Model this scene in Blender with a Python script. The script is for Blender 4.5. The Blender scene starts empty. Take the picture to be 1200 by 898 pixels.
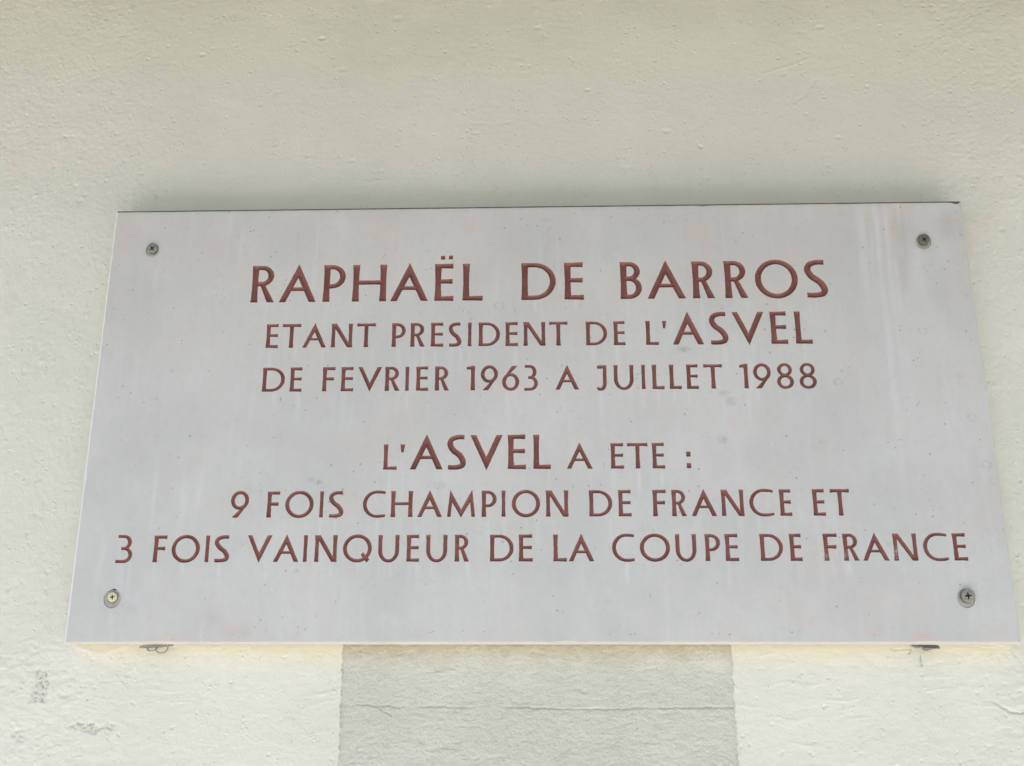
import bpy, math, random
import numpy as np
from mathutils import Vector, Matrix, noise
from mathutils.geometry import delaunay_2d_cdt

R = math.radians
random.seed(7)
scene = bpy.context.scene
col = scene.collection

# ---------------------------------------------------------------- camera
cam_data = bpy.data.cameras.new("camera")
cam_data.sensor_width = 36.0
cam_data.lens = 33.0
cam_data.clip_start = 0.02
cam_data.clip_end = 2000
cam = bpy.data.objects.new("camera", cam_data)
col.objects.link(cam)
cam.matrix_world = (Matrix.Translation((0.0015, -0.8430, -0.1956))
                    @ Matrix.Rotation(0.02705, 4, 'Z') @ Matrix.Rotation(0.26614, 4, 'X')
                    @ Matrix.Rotation(math.pi / 2, 4, 'X'))
scene.camera = cam

# ---------------------------------------------------------------- daylight: open shade under an added, unseen overhang, sunlit ground in front
SUN_EL, SUN_AZ = 56.0, 196.0            # sun in front of the wall, a little to the left
world = bpy.data.worlds.new("World")
scene.world = world
world.use_nodes = True
wn = world.node_tree.nodes
bg = wn["Background"]
sky = wn.new("ShaderNodeTexSky")
sky.sky_type = 'NISHITA'
sky.sun_disc = False
sky.sun_elevation = R(SUN_EL)
sky.sun_rotation = R(SUN_AZ)
world.node_tree.links.new(sky.outputs[0], bg.inputs[0])
bg.inputs[1].default_value = 0.066
sun_data = bpy.data.lights.new("sun", 'SUN')
sun_data.energy = 4.6
sun_data.angle = R(0.53)
sun_data.color = (1.0, 0.958, 0.905)
sun = bpy.data.objects.new("sun", sun_data)
col.objects.link(sun)
to_sun = Vector((math.sin(R(SUN_AZ)) * math.cos(R(SUN_EL)), math.cos(R(SUN_AZ)) * math.cos(R(SUN_EL)), math.sin(R(SUN_EL))))
sun.rotation_euler = to_sun.to_track_quat('Z', 'Y').to_euler()
sun.location = (0, -4, 4)
vs = scene.view_settings
vs.view_transform = 'Standard'
vs.look = 'None'
vs.gamma = 1
vs.use_curve_mapping = False
vs.exposure = 1.74
scene.cycles.max_bounces = 10
scene.cycles.diffuse_bounces = 6

GROUND_Z = -1.75
SHADE_OVERHANG_Z = 0.60  # height of the unseen overhang, set for the light on the wall
SHADE_OVERHANG_DEPTH = 1.22

# ---------------------------------------------------------------- helpers
def tag(o, label=None, cat=None, group=None, kind=None):
    if label: o["label"] = label
    if cat: o["category"] = cat
    if group: o["group"] = group
    if kind: o["kind"] = kind
    return o

def link(name, me, mat=None, parent=None):
    o = bpy.data.objects.new(name, me)
    col.objects.link(o)
    if mat: me.materials.append(mat)
    if parent: o.parent = parent
    return o

def mesh(name, verts, faces, smooth=False):
    me = bpy.data.meshes.new(name)
    me.from_pydata([tuple(v) for v in verts], [], [tuple(f) for f in faces])
    me.update()
    if smooth:
        me.polygons.foreach_set("use_smooth", [True] * len(me.polygons))
    return me

def grid_mesh(name, X, Z, Y, attrs=None):
    """A sheet over the grid lines X, Z (metres) with depth Y[z, x]; its front faces -Y."""
    nz, nx = Y.shape
    co = np.empty((nz, nx, 3), np.float32)
    co[..., 0] = X[None, :]; co[..., 1] = Y; co[..., 2] = Z[:, None]
    idx = np.arange(nz * nx, dtype=np.int32).reshape(nz, nx)
    q = np.stack([idx[:-1, :-1], idx[:-1, 1:], idx[1:, 1:], idx[1:, :-1]], -1).reshape(-1, 4)
    me = bpy.data.meshes.new(name)
    me.vertices.add(nz * nx); me.loops.add(q.size); me.polygons.add(len(q))
    me.vertices.foreach_set("co", co.ravel())
    me.loops.foreach_set("vertex_index", q.ravel())
    me.polygons.foreach_set("loop_start", np.arange(0, q.size, 4, dtype=np.int32))
    me.polygons.foreach_set("use_smooth", np.ones(len(q), dtype=bool))
    me.update(calc_edges=True)
    for k, a in (attrs or {}).items():
        at = me.attributes.new(k, 'FLOAT', 'POINT')
        at.data.foreach_set("value", a.astype(np.float32).ravel())
    return me

def vnoise(X, Z, sx, sz, seed):
    """Smooth gradient noise, about -1..1; sx, sz are the cell sizes in mm; each seed has its own turn of the lattice."""
    rng = np.random.default_rng(seed)
    T = rng.random((512, 512)) * 2 * np.pi
    GX, GZ = np.cos(T), np.sin(T)
    u = X / sx + 1000.37; v = Z / sz + 1000.71
    a = (rng.random() - .5) * 1.0
    u, v = u * math.cos(a) - v * math.sin(a) + 2000, u * math.sin(a) + v * math.cos(a) + 2000
    iu = np.floor(u).astype(int); iv = np.floor(v).astype(int)
    fu = u - iu; fv = v - iv
    su = fu * fu * fu * (fu * (fu * 6 - 15) + 10); sv = fv * fv * fv * (fv * (fv * 6 - 15) + 10)
    def g(i, j):
        ii, jj = (iv + j) % 512, (iu + i) % 512
        return GX[ii, jj] * (fu - i) + GZ[ii, jj] * (fv - j)
    n = (g(0, 0) * (1 - su) + g(1, 0) * su) * (1 - sv) + (g(0, 1) * (1 - su) + g(1, 1) * su) * sv
    return np.clip(n * 1.55, -1, 1)

def fbm(X, Z, s, seed, octaves=4, rough=.55, aspect=1.0):
    out = 0; amp = 1; tot = 0
    for o in range(octaves):
        out = out + amp * vnoise(X, Z, s * aspect / 2 ** o, s / 2 ** o, seed + 100 * o); tot += amp; amp *= rough
    return out / tot

def sstep(a, b, x):
    t = np.clip((x - a) / (b - a), 0, 1)
    return t * t * (3 - 2 * t)

class NT:
    """A thin wrapper for building a material's node tree."""
    def __init__(self, name):
        self.m = bpy.data.materials.new(name)
        self.m.use_nodes = True
        self.t = self.m.node_tree
        self.b = self.t.nodes["Principled BSDF"]
        self.tc = self.n("ShaderNodeTexCoord")
        self.co = self.tc.outputs["Object"]
    def n(self, typ, **kw):
        x = self.t.nodes.new(typ)
        for k, v in kw.items(): setattr(x, k, v)
        return x
    def put(self, sock, v):
        if hasattr(v, "is_output"): self.t.links.new(v, sock)
        else: sock.default_value = v
    def math(self, op, a, b=0.0, c=0.0, clamp=False):
        x = self.n("ShaderNodeMath", operation=op, use_clamp=clamp)
        self.put(x.inputs[0], a); self.put(x.inputs[1], b); self.put(x.inputs[2], c)
        return x.outputs[0]
    def mapping(self, loc=(0, 0, 0), scale=(1, 1, 1), src=None, rot=(0, 0, 0)):
        x = self.n("ShaderNodeMapping")
        self.put(x.inputs[0], src or self.co)
        x.inputs[1].default_value = loc; x.inputs[2].default_value = rot; x.inputs[3].default_value = scale
        return x.outputs[0]
    def noise(self, scale, detail=3.0, rough=0.55, src=None, dist=0.0):
        x = self.n("ShaderNodeTexNoise")
        self.put(x.inputs["Vector"], src or self.co)
        x.inputs["Scale"].default_value = scale; x.inputs["Detail"].default_value = detail
        x.inputs["Roughness"].default_value = rough; x.inputs["Distortion"].default_value = dist
        return x.outputs[0]
    def voronoi(self, scale, feature='F1', src=None, rand=1.0, out="Distance"):
        x = self.n("ShaderNodeTexVoronoi", feature=feature)
        self.put(x.inputs["Vector"], src or self.co)
        x.inputs["Scale"].default_value = scale; x.inputs["Randomness"].default_value = rand
        return x.outputs[out]
    def ramp(self, v, a, b, lo=0.0, hi=1.0):
        x = self.n("ShaderNodeMapRange", interpolation_type='SMOOTHSTEP')
        self.put(x.inputs[0], v)
        x.inputs[1].default_value = a; x.inputs[2].default_value = b
        x.inputs[3].default_value = lo; x.inputs[4].default_value = hi
        return x.outputs[0]
    def mix(self, f, a, b):
        x = self.n("ShaderNodeMix", data_type='RGBA')
        self.put(x.inputs[0], f)
        for s, v in ((x.inputs[6], a), (x.inputs[7], b)):
            self.put(s, v if hasattr(v, "is_output") else (*v, 1.0))
        return x.outputs[2]
    def attr(self, name):
        return self.n("ShaderNodeAttribute", attribute_name=name).outputs["Fac"]
    def ellipse(self, x, z, rx, rz, warp=None, soft=0.5, rot=0.0):
        """1 inside an ellipse on the wall plane (mm), 0 outside; warp is a vector that frays its rim."""
        m = self.n("ShaderNodeMapping", vector_type='TEXTURE')
        self.put(m.inputs[0], warp or self.co)
        m.inputs[1].default_value = (x / 1000, 0, z / 1000)
        m.inputs[2].default_value = (0, rot, 0)
        m.inputs[3].default_value = (rx / 1000, 1e6, rz / 1000)
        l = self.n("ShaderNodeVectorMath", operation='LENGTH')
        self.put(l.inputs[0], m.outputs[0])
        return self.ramp(l.outputs["Value"], 1.0, 1.0 - soft)
    def warp(self, scale, amount):
        x = self.n("ShaderNodeTexNoise")
        self.put(x.inputs["Vector"], self.co)
        x.inputs["Scale"].default_value = scale; x.inputs["Detail"].default_value = 3
        s = self.n("ShaderNodeVectorMath", operation='SUBTRACT')
        self.put(s.inputs[0], x.outputs["Color"]); s.inputs[1].default_value = (.5, .5, .5)
        k = self.n("ShaderNodeVectorMath", operation='MULTIPLY_ADD')
        self.put(k.inputs[0], s.outputs[0]); k.inputs[1].default_value = (amount, amount, amount); self.put(k.inputs[2], self.co)
        return k.outputs[0]
    def bump(self, h, strength, dist):
        x = self.n("ShaderNodeBump")
        x.inputs["Strength"].default_value = strength; x.inputs["Distance"].default_value = dist
        self.put(x.inputs["Height"], h)
        self.put(self.b.inputs["Normal"], x.outputs[0])
    def finish(self, color, rough=0.7, metal=0.0, spec=0.5):
        self.put(self.b.inputs["Base Color"], color if hasattr(color, "is_output") else (*color, 1.0))
        self.put(self.b.inputs["Roughness"], rough)
        self.put(self.b.inputs["Metallic"], metal)
        self.put(self.b.inputs["Specular IOR Level"], spec)
        return self.m

# ---------------------------------------------------------------- materials
def mat_wall():
    k = NT("cream_render_paint")
    blot = k.noise(7.0, 4, .6)
    c = k.mix(k.ramp(blot, .3, .7), (.745, .722, .620), (.795, .768, .665))
    c = k.mix(k.math('MULTIPLY', k.ramp(k.noise(55, 4, .65), .52, .75), .25), c, (.62, .61, .53))
    st = k.math('MULTIPLY', k.attr("yellow_tint"), k.ramp(k.noise(45, 4, .6, k.mapping(scale=(1, 1, .6))), .25, .7, .45, 1.0))
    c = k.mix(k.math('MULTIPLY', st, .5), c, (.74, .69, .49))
    fine = k.noise(900, 2, .6)
    wear = k.math('MULTIPLY', k.attr("wear"), k.ramp(fine, .42, .58, .12, 1.0))
    c = k.mix(wear, c, (.27, .26, .22))
    sp = k.math('MULTIPLY', k.ramp(k.voronoi(95), .07, .03), k.ramp(k.noise(60, 1), .60, .66))
    c = k.mix(k.math('MULTIPLY', sp, .6), c, (.18, .17, .14))
    pits = k.math('MULTIPLY', k.ramp(k.voronoi(125, src=k.warp(200, .004)), .30, .10), k.ramp(k.noise(50, 2, .6), .50, .62))
    grains = k.math('MULTIPLY', k.ramp(k.voronoi(190, src=k.warp(260, .003)), .34, .12), k.ramp(k.noise(38, 2, .6, k.mapping((2, 0, 6))), .52, .64))
    h = k.math('ADD', k.math('MULTIPLY', k.noise(620, 4, .7), .38), k.math('MULTIPLY', k.noise(230, 3, .6), .28))
    h = k.math('ADD', k.math('SUBTRACT', h, k.math('MULTIPLY', pits, .55)), k.math('MULTIPLY', grains, .4))
    k.bump(h, .6, .0014)
    return k.finish(c, .82, 0, .25)

def mat_band():
    k = NT("bare_grey_render")
    c = k.mix(k.ramp(k.noise(9, 4, .6), .3, .7), (.635, .618, .525), (.70, .682, .59))
    c = k.mix(k.math('MULTIPLY', k.ramp(k.noise(110, 4, .65, k.mapping(scale=(.6, 1, 1))), .5, .75), .35), c, (.50, .49, .42))
    st = k.math('MULTIPLY', k.attr("yellow_tint"), k.ramp(k.noise(70, 4, .6), .25, .7, .4, 1.0))
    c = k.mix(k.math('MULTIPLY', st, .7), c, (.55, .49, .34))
    wear = k.math('MULTIPLY', k.attr("wear"), k.ramp(k.noise(600, 2, .6), .38, .6, .25, 1.0))
    c = k.mix(wear, c, (.20, .19, .16))
    h = k.math('ADD', k.math('MULTIPLY', k.noise(600, 4, .75), .9), k.math('MULTIPLY', k.noise(190, 4, .65, k.mapping(scale=(.7, 1, 1))), .7))
    k.bump(h, .7, .0015)
    return k.finish(c, .9, 0, .2)

def mat_stone(edge=False):
    k = NT("polished_pale_limestone" if not edge else "yellowed_limestone_edge")
    c = k.mix(k.ramp(k.noise(9, 4, .6), .32, .68), (.578, .560, .536), (.640, .618, .588))
    if edge:
        c = k.mix(k.ramp(k.noise(60, 3), .3, .7, .55, .85), c, (.50, .465, .385))
        return k.finish(c, .65, 0, .3)
    grit = k.ramp(k.noise(420, 3, .7), .38, .6, .3, 1.0)
    c = k.mix(k.attr("warm"), c, (.665, .57, .515))
    c = k.mix(k.attr("brown"), c, (.50, .465, .42))
    c = k.mix(k.attr("pale"), c, (.70, .697, .688))
    c = k.mix(k.math('MULTIPLY', k.attr("pink"), k.ramp(k.noise(240, 3, .65), .3, .65, .4, 1.0)), c, (.68, .50, .43))
    bruise = k.math('MULTIPLY', k.attr("bruise"), grit)
    c = k.mix(bruise, c, (.33, .335, .32))
    c = k.mix(k.math('MULTIPLY', k.ramp(k.noise(190, 4, .7), .48, .72), .24), c, (.50, .485, .47))
    # short bent scratches
    ww = k.warp(40, .006)
    sc = 0.0
    rs = random.Random(21)
    pts = [(-65, 96), (-58, 88), (-18, 95), (42, 100), (-228, -188), (-215, -178), (-88, -190), (-170, -165), (-338, -22), (-342, 14), (60, -48), (95, -160), (205, -165), (365, -100), (338, 5), (-140, 150)]
    for (x, z) in pts:
        sc = k.math('MAXIMUM', sc, k.ellipse(x, z, rs.uniform(.4, .6), rs.uniform(2.0, 4.6), ww, .6, rs.uniform(-1.3, 1.3)))
    c = k.mix(k.math('MULTIPLY', sc, .55), c, (.25, .25, .245))
    # tiny dark pits
    pit = k.math('MULTIPLY', k.ramp(k.voronoi(150), .17, .08), k.ramp(k.noise(85, 2, .6), .55, .63))
    c = k.mix(k.math('MULTIPLY', pit, .65), c, (.24, .235, .23))
    pit2 = k.math('MULTIPLY', k.ramp(k.voronoi(380), .25, .1), k.ramp(k.noise(30, 3, .6), .50, .68))
    c = k.mix(k.math('MULTIPLY', pit2, .42), c, (.34, .335, .33))
    h = k.math('SUBTRACT', k.math('MULTIPLY', k.noise(260, 3, .6), .5), k.math('ADD', pit, k.math('MULTIPLY', bruise, .8)))
    k.bump(h, .25, .0006)
    return k.finish(c, k.ramp(k.noise(35, 3), .3, .7, .42, .56), 0, .4)

def mat_letter():
    k = NT("red_brown_letter_paint")
    c = k.mix(k.ramp(k.noise(60, 3, .6), .3, .7), (.210, .074, .060), (.268, .101, .082))
    c = k.mix(k.math('MULTIPLY', k.ramp(k.noise(500, 3, .6), .5, .75), .4), c, (.17, .05, .04))
    ww = k.warp(300, .004)
    w = 0.0
    for (x, z, rx, rz, f) in ((261, -127, 4, 6, .9), (246, -127, 3.5, 7, .6), (305, -125, 3, 9, .75), (318, -126, 3, 6, .35), (-57, -60, 3, 3, .3), (131, -127, 3, 4, .3)):
        w = k.math('ADD', w, k.math('MULTIPLY', k.ellipse(x, z, rx, rz, ww, .9), f))
    w = k.math('MULTIPLY', w, k.ramp(k.noise(700, 3, .65), .48, .58))
    w = k.math('ADD', w, k.math('MULTIPLY', k.ramp(k.noise(420, 3, .65, k.mapping((2, 0, 5))), .66, .72), .5))
    c = k.mix(k.math('MINIMUM', w, 1.0), c, (.50, .44, .42))
    k.bump(k.noise(500, 3, .6), .5, .0005)
    return k.finish(c, .55, 0, .35)

def mat_metal(name, a, b, rough=.5, metal=.6):
    k = NT(name)
    c = k.mix(k.ramp(k.noise(700, 3, .6), .35, .7), a, b)
    k.bump(k.noise(900, 3, .6), .3, .0003)
    return k.finish(c, rough, metal, .5)

def mat_plain(name, a, b, scale, rough=.8, bump=.0005, bscale=300):
    k = NT(name)
    c = k.mix(k.ramp(k.noise(scale, 4, .6), .3, .7), a, b)
    k.bump(k.noise(bscale, 4, .6), .5, bump)
    return k.finish(c, rough, 0, .3)

M_WALL, M_BAND, M_STONE, M_EDGE, M_LETTER = mat_wall(), mat_band(), mat_stone(), mat_stone(True), mat_letter()
M_ZINC = mat_metal("dull_zinc", (.23, .23, .19), (.36, .36, .30), .55, .45)
M_DARK = mat_metal("weathered_dark_steel", (.13, .13, .11), (.23, .225, .185), .6, .45)
M_BRASS = mat_metal("pale_brass", (.62, .58, .36), (.74, .70, .47), .45, .3)
M_CLIP = mat_metal("grey_bracket_steel", (.25, .245, .21), (.38, .365, .31), .55, .5)
M_WIRE = mat_metal("pale_galvanised_wire", (.36, .35, .28), (.50, .48, .38), .5, .4)
M_SLEEVE = mat_plain("beige_hole_filler", (.47, .43, .36), (.54, .49, .42), 300, .8)
M_GROUND = mat_plain("pale_paving", (.46, .45, .425), (.53, .52, .495), 6, .9, .002, 60)
M_ROAD = mat_plain("asphalt", (.095, .093, .086), (.125, .123, .114), 8, .9, .003, 120)
M_SCREW_SHADE = mat_plain("shaded_dirty_recess", (.05, .05, .035), (.09, .085, .06), 400, .8)  # shade painted into the screw's cross and head rim, along with dirt
M_SHADE_GRIME = mat_plain("shaded_grimy_top_arris", (.17, .16, .15), (.30, .285, .27), 60, .85)  # shade on the upward arris put into the colour, along with grime
M_LIT_ARRIS = mat_plain("lit_left_arris", (.70, .71, .73), (.76, .77, .79), 40, .7, .0002)  # light on the left arris put into its pale colour
M_UNSEEN_SOFFIT = mat_plain("dark_unseen_soffit", (.09, .09, .095), (.12, .12, .125), 5, .9, .002, 60)  # kept dark so the unseen overhang bounces little light

# ---------------------------------------------------------------- the ground in front of the wall
PAVE = 1.75                                              # width of the pale pavement; the road beyond it lies a kerb lower
gv = [(x, y, z) for y, z in ((.4, GROUND_Z), (-PAVE + .03, GROUND_Z), (-PAVE, GROUND_Z - .03), (-PAVE, GROUND_Z - .2)) for x in (-60, 60)]
tag(link("pavement", mesh("pavement", gv, [(0, 2, 3, 1)[::-1], (2, 4, 5, 3)[::-1], (4, 6, 7, 5)[::-1]][::1]), M_GROUND), kind="structure")
z = GROUND_Z - .13
tag(link("road", mesh("road", [(-300, 0, z), (300, 0, z), (300, -600, z), (-300, -600, z)], [(3, 2, 1, 0)]), M_ROAD), kind="structure")

# ---------------------------------------------------------------- the rendered wall, its bare grey band and an added, unseen overhang to shade it
BAND = 165.4
def axis(far_lo, lo, segs, far_hi):
    """grid lines in mm: coarse outside, segs = [(to, step)] fine inside"""
    a = list(far_lo); x = lo
    out = [np.array(a, float)]
    for to, st in segs:
        n = max(2, int(round((to - x) / st)))
        out.append(np.linspace(x, to, n, endpoint=False)); x = to
    out.append(np.array([x] + list(far_hi), float))
    return np.concatenate(out)

WX = axis((-3000, -1800, -1100, -800), -600, [(-390, 1.2), (-180, 1.5), (-155, .7), (155, 2.0), (180, .7), (395, 1.5), (560, 1.2)], (760, 1100, 1800, 3000))
WZ = axis((GROUND_Z * 1000, -1200, -700, -450), -315, [(-196, .8), (196, 1.7), (480, 1.25)], (560, SHADE_OVERHANG_Z * 1000 + 60))
X, Z = np.meshgrid(WX, WZ)
inside = sstep(-640, -600, X) * sstep(620, 560, X) * sstep(-350, -315, Z) * sstep(520, 480, Z)

def relief(X, Z):
    side = np.maximum(sstep(330, 420, X), sstep(-330, -420, X))         # the render is grainier to the sides
    low = sstep(-190, -210, Z)
    wx = X + 6 * vnoise(X, Z, 30, 30, 1); wz = Z + 6 * vnoise(X, Z, 30, 30, 2)
    h = .6 * vnoise(wx, wz, 130, 90, 3) + .22 * vnoise(wx, wz, 42, 30, 4)
    h += (.08 + .03 * side + .09 * low) * vnoise(wx, wz, 12, 8, 5)
    g1 = vnoise(X, Z, 5.2, 4.2, 6); g2 = vnoise(X, Z, 2.9, 2.6, 7)
    patch = .35 + .65 * sstep(-.35, .5, vnoise(X, Z, 60, 45, 8))
    h += (.06 + .15 * side + .03 * low) * patch * g1 + (.045 + .085 * side + .035 * low) * g2
    p = vnoise(X + 2 * vnoise(X, Z, 5, 5, 11), Z + 2 * vnoise(X, Z, 5, 5, 12), 6.5, 5.5, 9)                                        # sparse grains and pin holes
    h += (.25 + .25 * side) * sstep(.62, .85, p) - (.25 + .25 * side) * sstep(-.62, -.85, p)
    dr = vnoise(wx, wz, 46, 5.5, 10)                                     # trowel drags
    h += (.08 + .14 * low) * sstep(.45, .8, dr) - .08 * sstep(-.55, -.85, dr)
    return h

def seg_dist(X, Z, pts):
    d = np.full(X.shape, 1e9)
    for (x0, z0), (x1, z1) in zip(pts[:-1], pts[1:]):
        t = np.clip(((X - x0) * (x1 - x0) + (Z - z0) * (z1 - z0)) / ((x1 - x0) ** 2 + (z1 - z0) ** 2 + 1e-9), 0, 1)
        d = np.minimum(d, np.hypot(X - x0 - t * (x1 - x0), Z - z0 - t * (z1 - z0)))
    return d

H = relief(X, Z)
wear = np.zeros(X.shape)
def groove(pts, w, depth, dirt):
    global H, wear
    d = seg_dist(X + .8 * vnoise(X, Z, 7, 7, 31), Z + .8 * vnoise(X, Z, 6, 6, 32), pts)
    k = sstep(w, w * .25, d) * sstep(-.75, -.15, vnoise(X, Z, 34, 14, 33))
    H = H - depth * k
    wear = np.maximum(wear, dirt * k)
def dent(x, z, r, depth, dirt=0.0):
    global H, wear
    r = r * .7; depth = depth * .8
    d = np.hypot((X - x + .9 * vnoise(X, Z, 3.5, 3, 34)) * .8, (Z - z + .9 * vnoise(X, Z, 3.5, 3, 35)) * 1.25) / r
    H = H - depth * np.exp(-d * d * 1.4) + depth * .25 * np.exp(-((d - 1.35) * 2.4) ** 2)
    wear = np.maximum(wear, dirt * sstep(.9, .4, d))
# hairline cracks, scrapes and chips
groove([(372, -246), (379, -245), (384, -248), (392, -254), (400, -255), (412, -252.5), (470, -252)], 1.2, .8, .3)
groove([(323.5, -206), (324, -211), (324.5, -217)], .55, .7, .75)
groove([(317, -205), (314.5, -208.5)], .6, .7, .75)
groove([(300, -204.3), (317, -204.0)], .5, .5, .4)
for (x, z, r, dp) in ((-217, 402, 4.5, 1.6), (-237, 400, 3, 1.2), (-340, 385, 4, 1.2), (-330, 392, 3, .8), (-194, 365, 5, .6), (-140, 424, 6, .7), (5, 410, 5, .6), (55, 337, 3, 1.5), (68, 334, 2.6, 1.2), (132, 290, 4, 1.3),
                      (165, 272, 3, 1.2), (300, 280, 4, 1.0), (292, 405, 5, .9), (-180, 262, 4, .9), (-175, 212, 5, .6), (34, 212, 3.5, .9), (130, 208, 3, .8), (250, 210, 3, 1.2), (-55, 290, 3, 1.0), (-150, 250, 3, .8),
                      (-390, 215, 3, .9), (-360, 232, 4, .6), (445, 180, 4, .8), (-260, 340, 4, .7), (-60, 390, 4, .6), (90, 250, 5, .5)):
    dent(x, z, r, dp)
groove([(283, 345), (276, 335), (270, 325), (262, 322)], 1.4, .4, .04)
groove([(230, 352), (262, 362), (275, 368)], 1.6, -.3, 0)
groove([(-60, 302), (-35, 300), (-20, 303)], 1.3, .35, 0)
groove([(270, 400), (290, 398)], 1.3, .4, .03)
groove([(-190, 247), (-165, 238), (-140, 240)], 1.6, -.3, 0)
for (x, z, r, q) in ((-384, -246, 1.2, .9), (-365, -227, 1.0, .8), (-378, -218, .8, .6), (246, -228, 1.9, .95), (208, -236, 1.1, .8), (327, -246, 1.0, .8), (385, -240, 1.1, .8), (355, -300, 1.4, .9), (383, -208, 1.2, .8), (384, -211, 1.0, .7),
                     (-425, -297, 1.2, .6), (270, -296, 1, .5), (-300, -290, 1, .4), (408, -90, 1.1, .9), (399, -60, .9, .6), (407, -20, .9, .5), (-416, 20, 1.2, .6), (-412, -5, 1.5, .5)):
    dent(x, z, r, .5, q)
# two peeled patches down left of the plaque and two bare edges
def poly_mask(pts, soft):
    c = np.ones(X.shape)
    xx = X + 2.2 * vnoise(X, Z, 6, 6, 41); zz = Z + 2.2 * vnoise(X, Z, 6, 6, 42)
    n = len(pts)
    for i in range(n):
        (x0, z0), (x1, z1) = pts[i], pts[(i + 1) % n]
        L = math.hypot(x1 - x0, z1 - z0)
        c = np.minimum(c, sstep(-soft, soft, ((x1 - x0) * (zz - z0) - (z1 - z0) * (xx - x0)) / L))
    return c
spk = sstep(-.1, .45, vnoise(X, Z, 2.6, 2.4, 43))
for pts, f in (([(-433, -247), (-420, -247), (-420, -222), (-431, -220)], .8), ([(-396, -266), (-373, -275), (-371, -268), (-390, -262)], .75), ([(-396, -267), (-390, -261), (-382, -257), (-373, -268)], .45), ([(-373, -269), (-358, -268), (-360, -264), (-374, -266)], .4),
               ([(-446, -276), (-436, -279), (-434, -270), (-444, -268)], .25)):
    m = poly_mask(pts, 1.6)
    wear = np.maximum(wear, f * m * (.25 + .75 * spk))
    H = H - .45 * m - .5 * m * spk
groove([(-396, -266.5), (-384, -271), (-372, -276), (-371, -269)], .8, .5, .5)
wear = np.maximum(wear, .55 * sstep(.55, .8, vnoise(X, Z, 9, 9, 44)) * np.exp(-(((X + 206) / 7) ** 2 + ((Z + 256) / 8) ** 2)))
# the bare band is a shallow field between ragged paint edges
edge_l = -BAND - .8 + 1.0 * vnoise(Z, Z * 0, 9, 9, 51) + .7 * vnoise(Z, Z * 0, 2.6, 3, 52) + sstep(-230, -300, Z) * .8
edge_r = BAND + 1.0 * vnoise(Z, Z * 0, 11, 9, 53) + .8 * vnoise(Z, Z * 0, 2.6, 3, 54)
in_band = sstep(-.35, .35, X - edge_l) * sstep(.35, -.35, X - edge_r) * sstep(-170, -185, Z)
ridge = np.exp(-((X - edge_l + .9) / .9) ** 2) + .7 * np.exp(-((X - edge_r - .9) / .9) ** 2)
H = H + .35 * ridge * sstep(-170, -185, Z)
H = H * inside - 7.0 * in_band
yellow_tint_n = vnoise(X, Z, 26, 40, 61) * 7 + vnoise(X, Z, 8, 9, 62) * 4
yellow_tint = sstep(-228, -204, Z + yellow_tint_n) * sstep(-190, -196, Z) * sstep(-398, -378, X + vnoise(X, Z, 12, 12, 63) * 8) * sstep(420, 395, X)  # yellower just below the plaque, with an uneven lower edge

wall = link("rendered_wall", grid_mesh("rendered_wall", WX / 1000, WZ / 1000, -H / 1000, {"wear": wear, "yellow_tint": yellow_tint}), M_WALL)
wall.location.y = -.008
tag(wall, "cream painted rough rendered wall with a bare grey band below the plaque", "wall")

BX = axis((), -174, [(174, .8)], ())
BZ = axis((GROUND_Z * 1000, -1200, -700, -450), -315, [(-180, .75)], ())
X, Z = np.meshgrid(BX, BZ)
bin_ = sstep(-350, -315, Z)
wx = X + 5 * vnoise(X, Z, 24, 20, 71); wz = Z + 5 * vnoise(X, Z, 24, 20, 72)
H = .4 * vnoise(wx, wz, 70, 50, 73) + .20 * vnoise(wx, wz, 24, 14, 74) + .17 * vnoise(wx, wz, 9, 6, 75) + .13 * vnoise(X, Z, 5.0, 3.6, 76) + .13 * vnoise(X, Z, 3.2, 3.0, 85) + .16 * vnoise(X, Z, 2.3, 2.0, 77)
dr = vnoise(wx, wz, 34, 4.2, 78)
H += .14 * sstep(.35, .8, dr) - .20 * sstep(-.45, -.8, dr)
wear = .20 * sstep(-.35, -.75, vnoise(X, Z, 4.5, 2.6, 83)) * sstep(-.2, .5, vnoise(X, Z, 30, 16, 84)) + .35 * sstep(-.5, -.85, dr) * sstep(-.2, .4, vnoise(X, Z, 20, 20, 79))
groove([(-168, -251), (-150, -249.5), (-135, -250.5), (-118, -251.4), (-90, -250.7), (-60, -251.6), (-25, -250.8), (10, -252.4), (60, -253), (85, -251.4), (110, -252), (140, -250.9), (168, -251.4)], 1.1, .6, .30)
groove([(-136, -250.5), (-128, -256), (-122, -258)], .8, .5, .3)
for (x, z, r) in ((47, -300, 1.4), (50, -310, 1.2), (-62, -230, 1.1), (-20, -226, 1.0), (84, -268, 1.0), (-48, -232, 1.2)):
    dent(x, z, r, .6, .8)
yellow_tint = sstep(-222, -203, Z + vnoise(X, Z, 22, 30, 81) * 5 + vnoise(X, Z, 6, 6, 82) * 4)  # band turns yellower towards its top
band = link("bare_band", grid_mesh("bare_band", BX / 1000, BZ / 1000, -(H * bin_ - 1.3) / 1000, {"wear": wear * bin_, "yellow_tint": yellow_tint}), M_BAND, wall)
tag(band, "unpainted grey render band with a horizontal crack")

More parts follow.
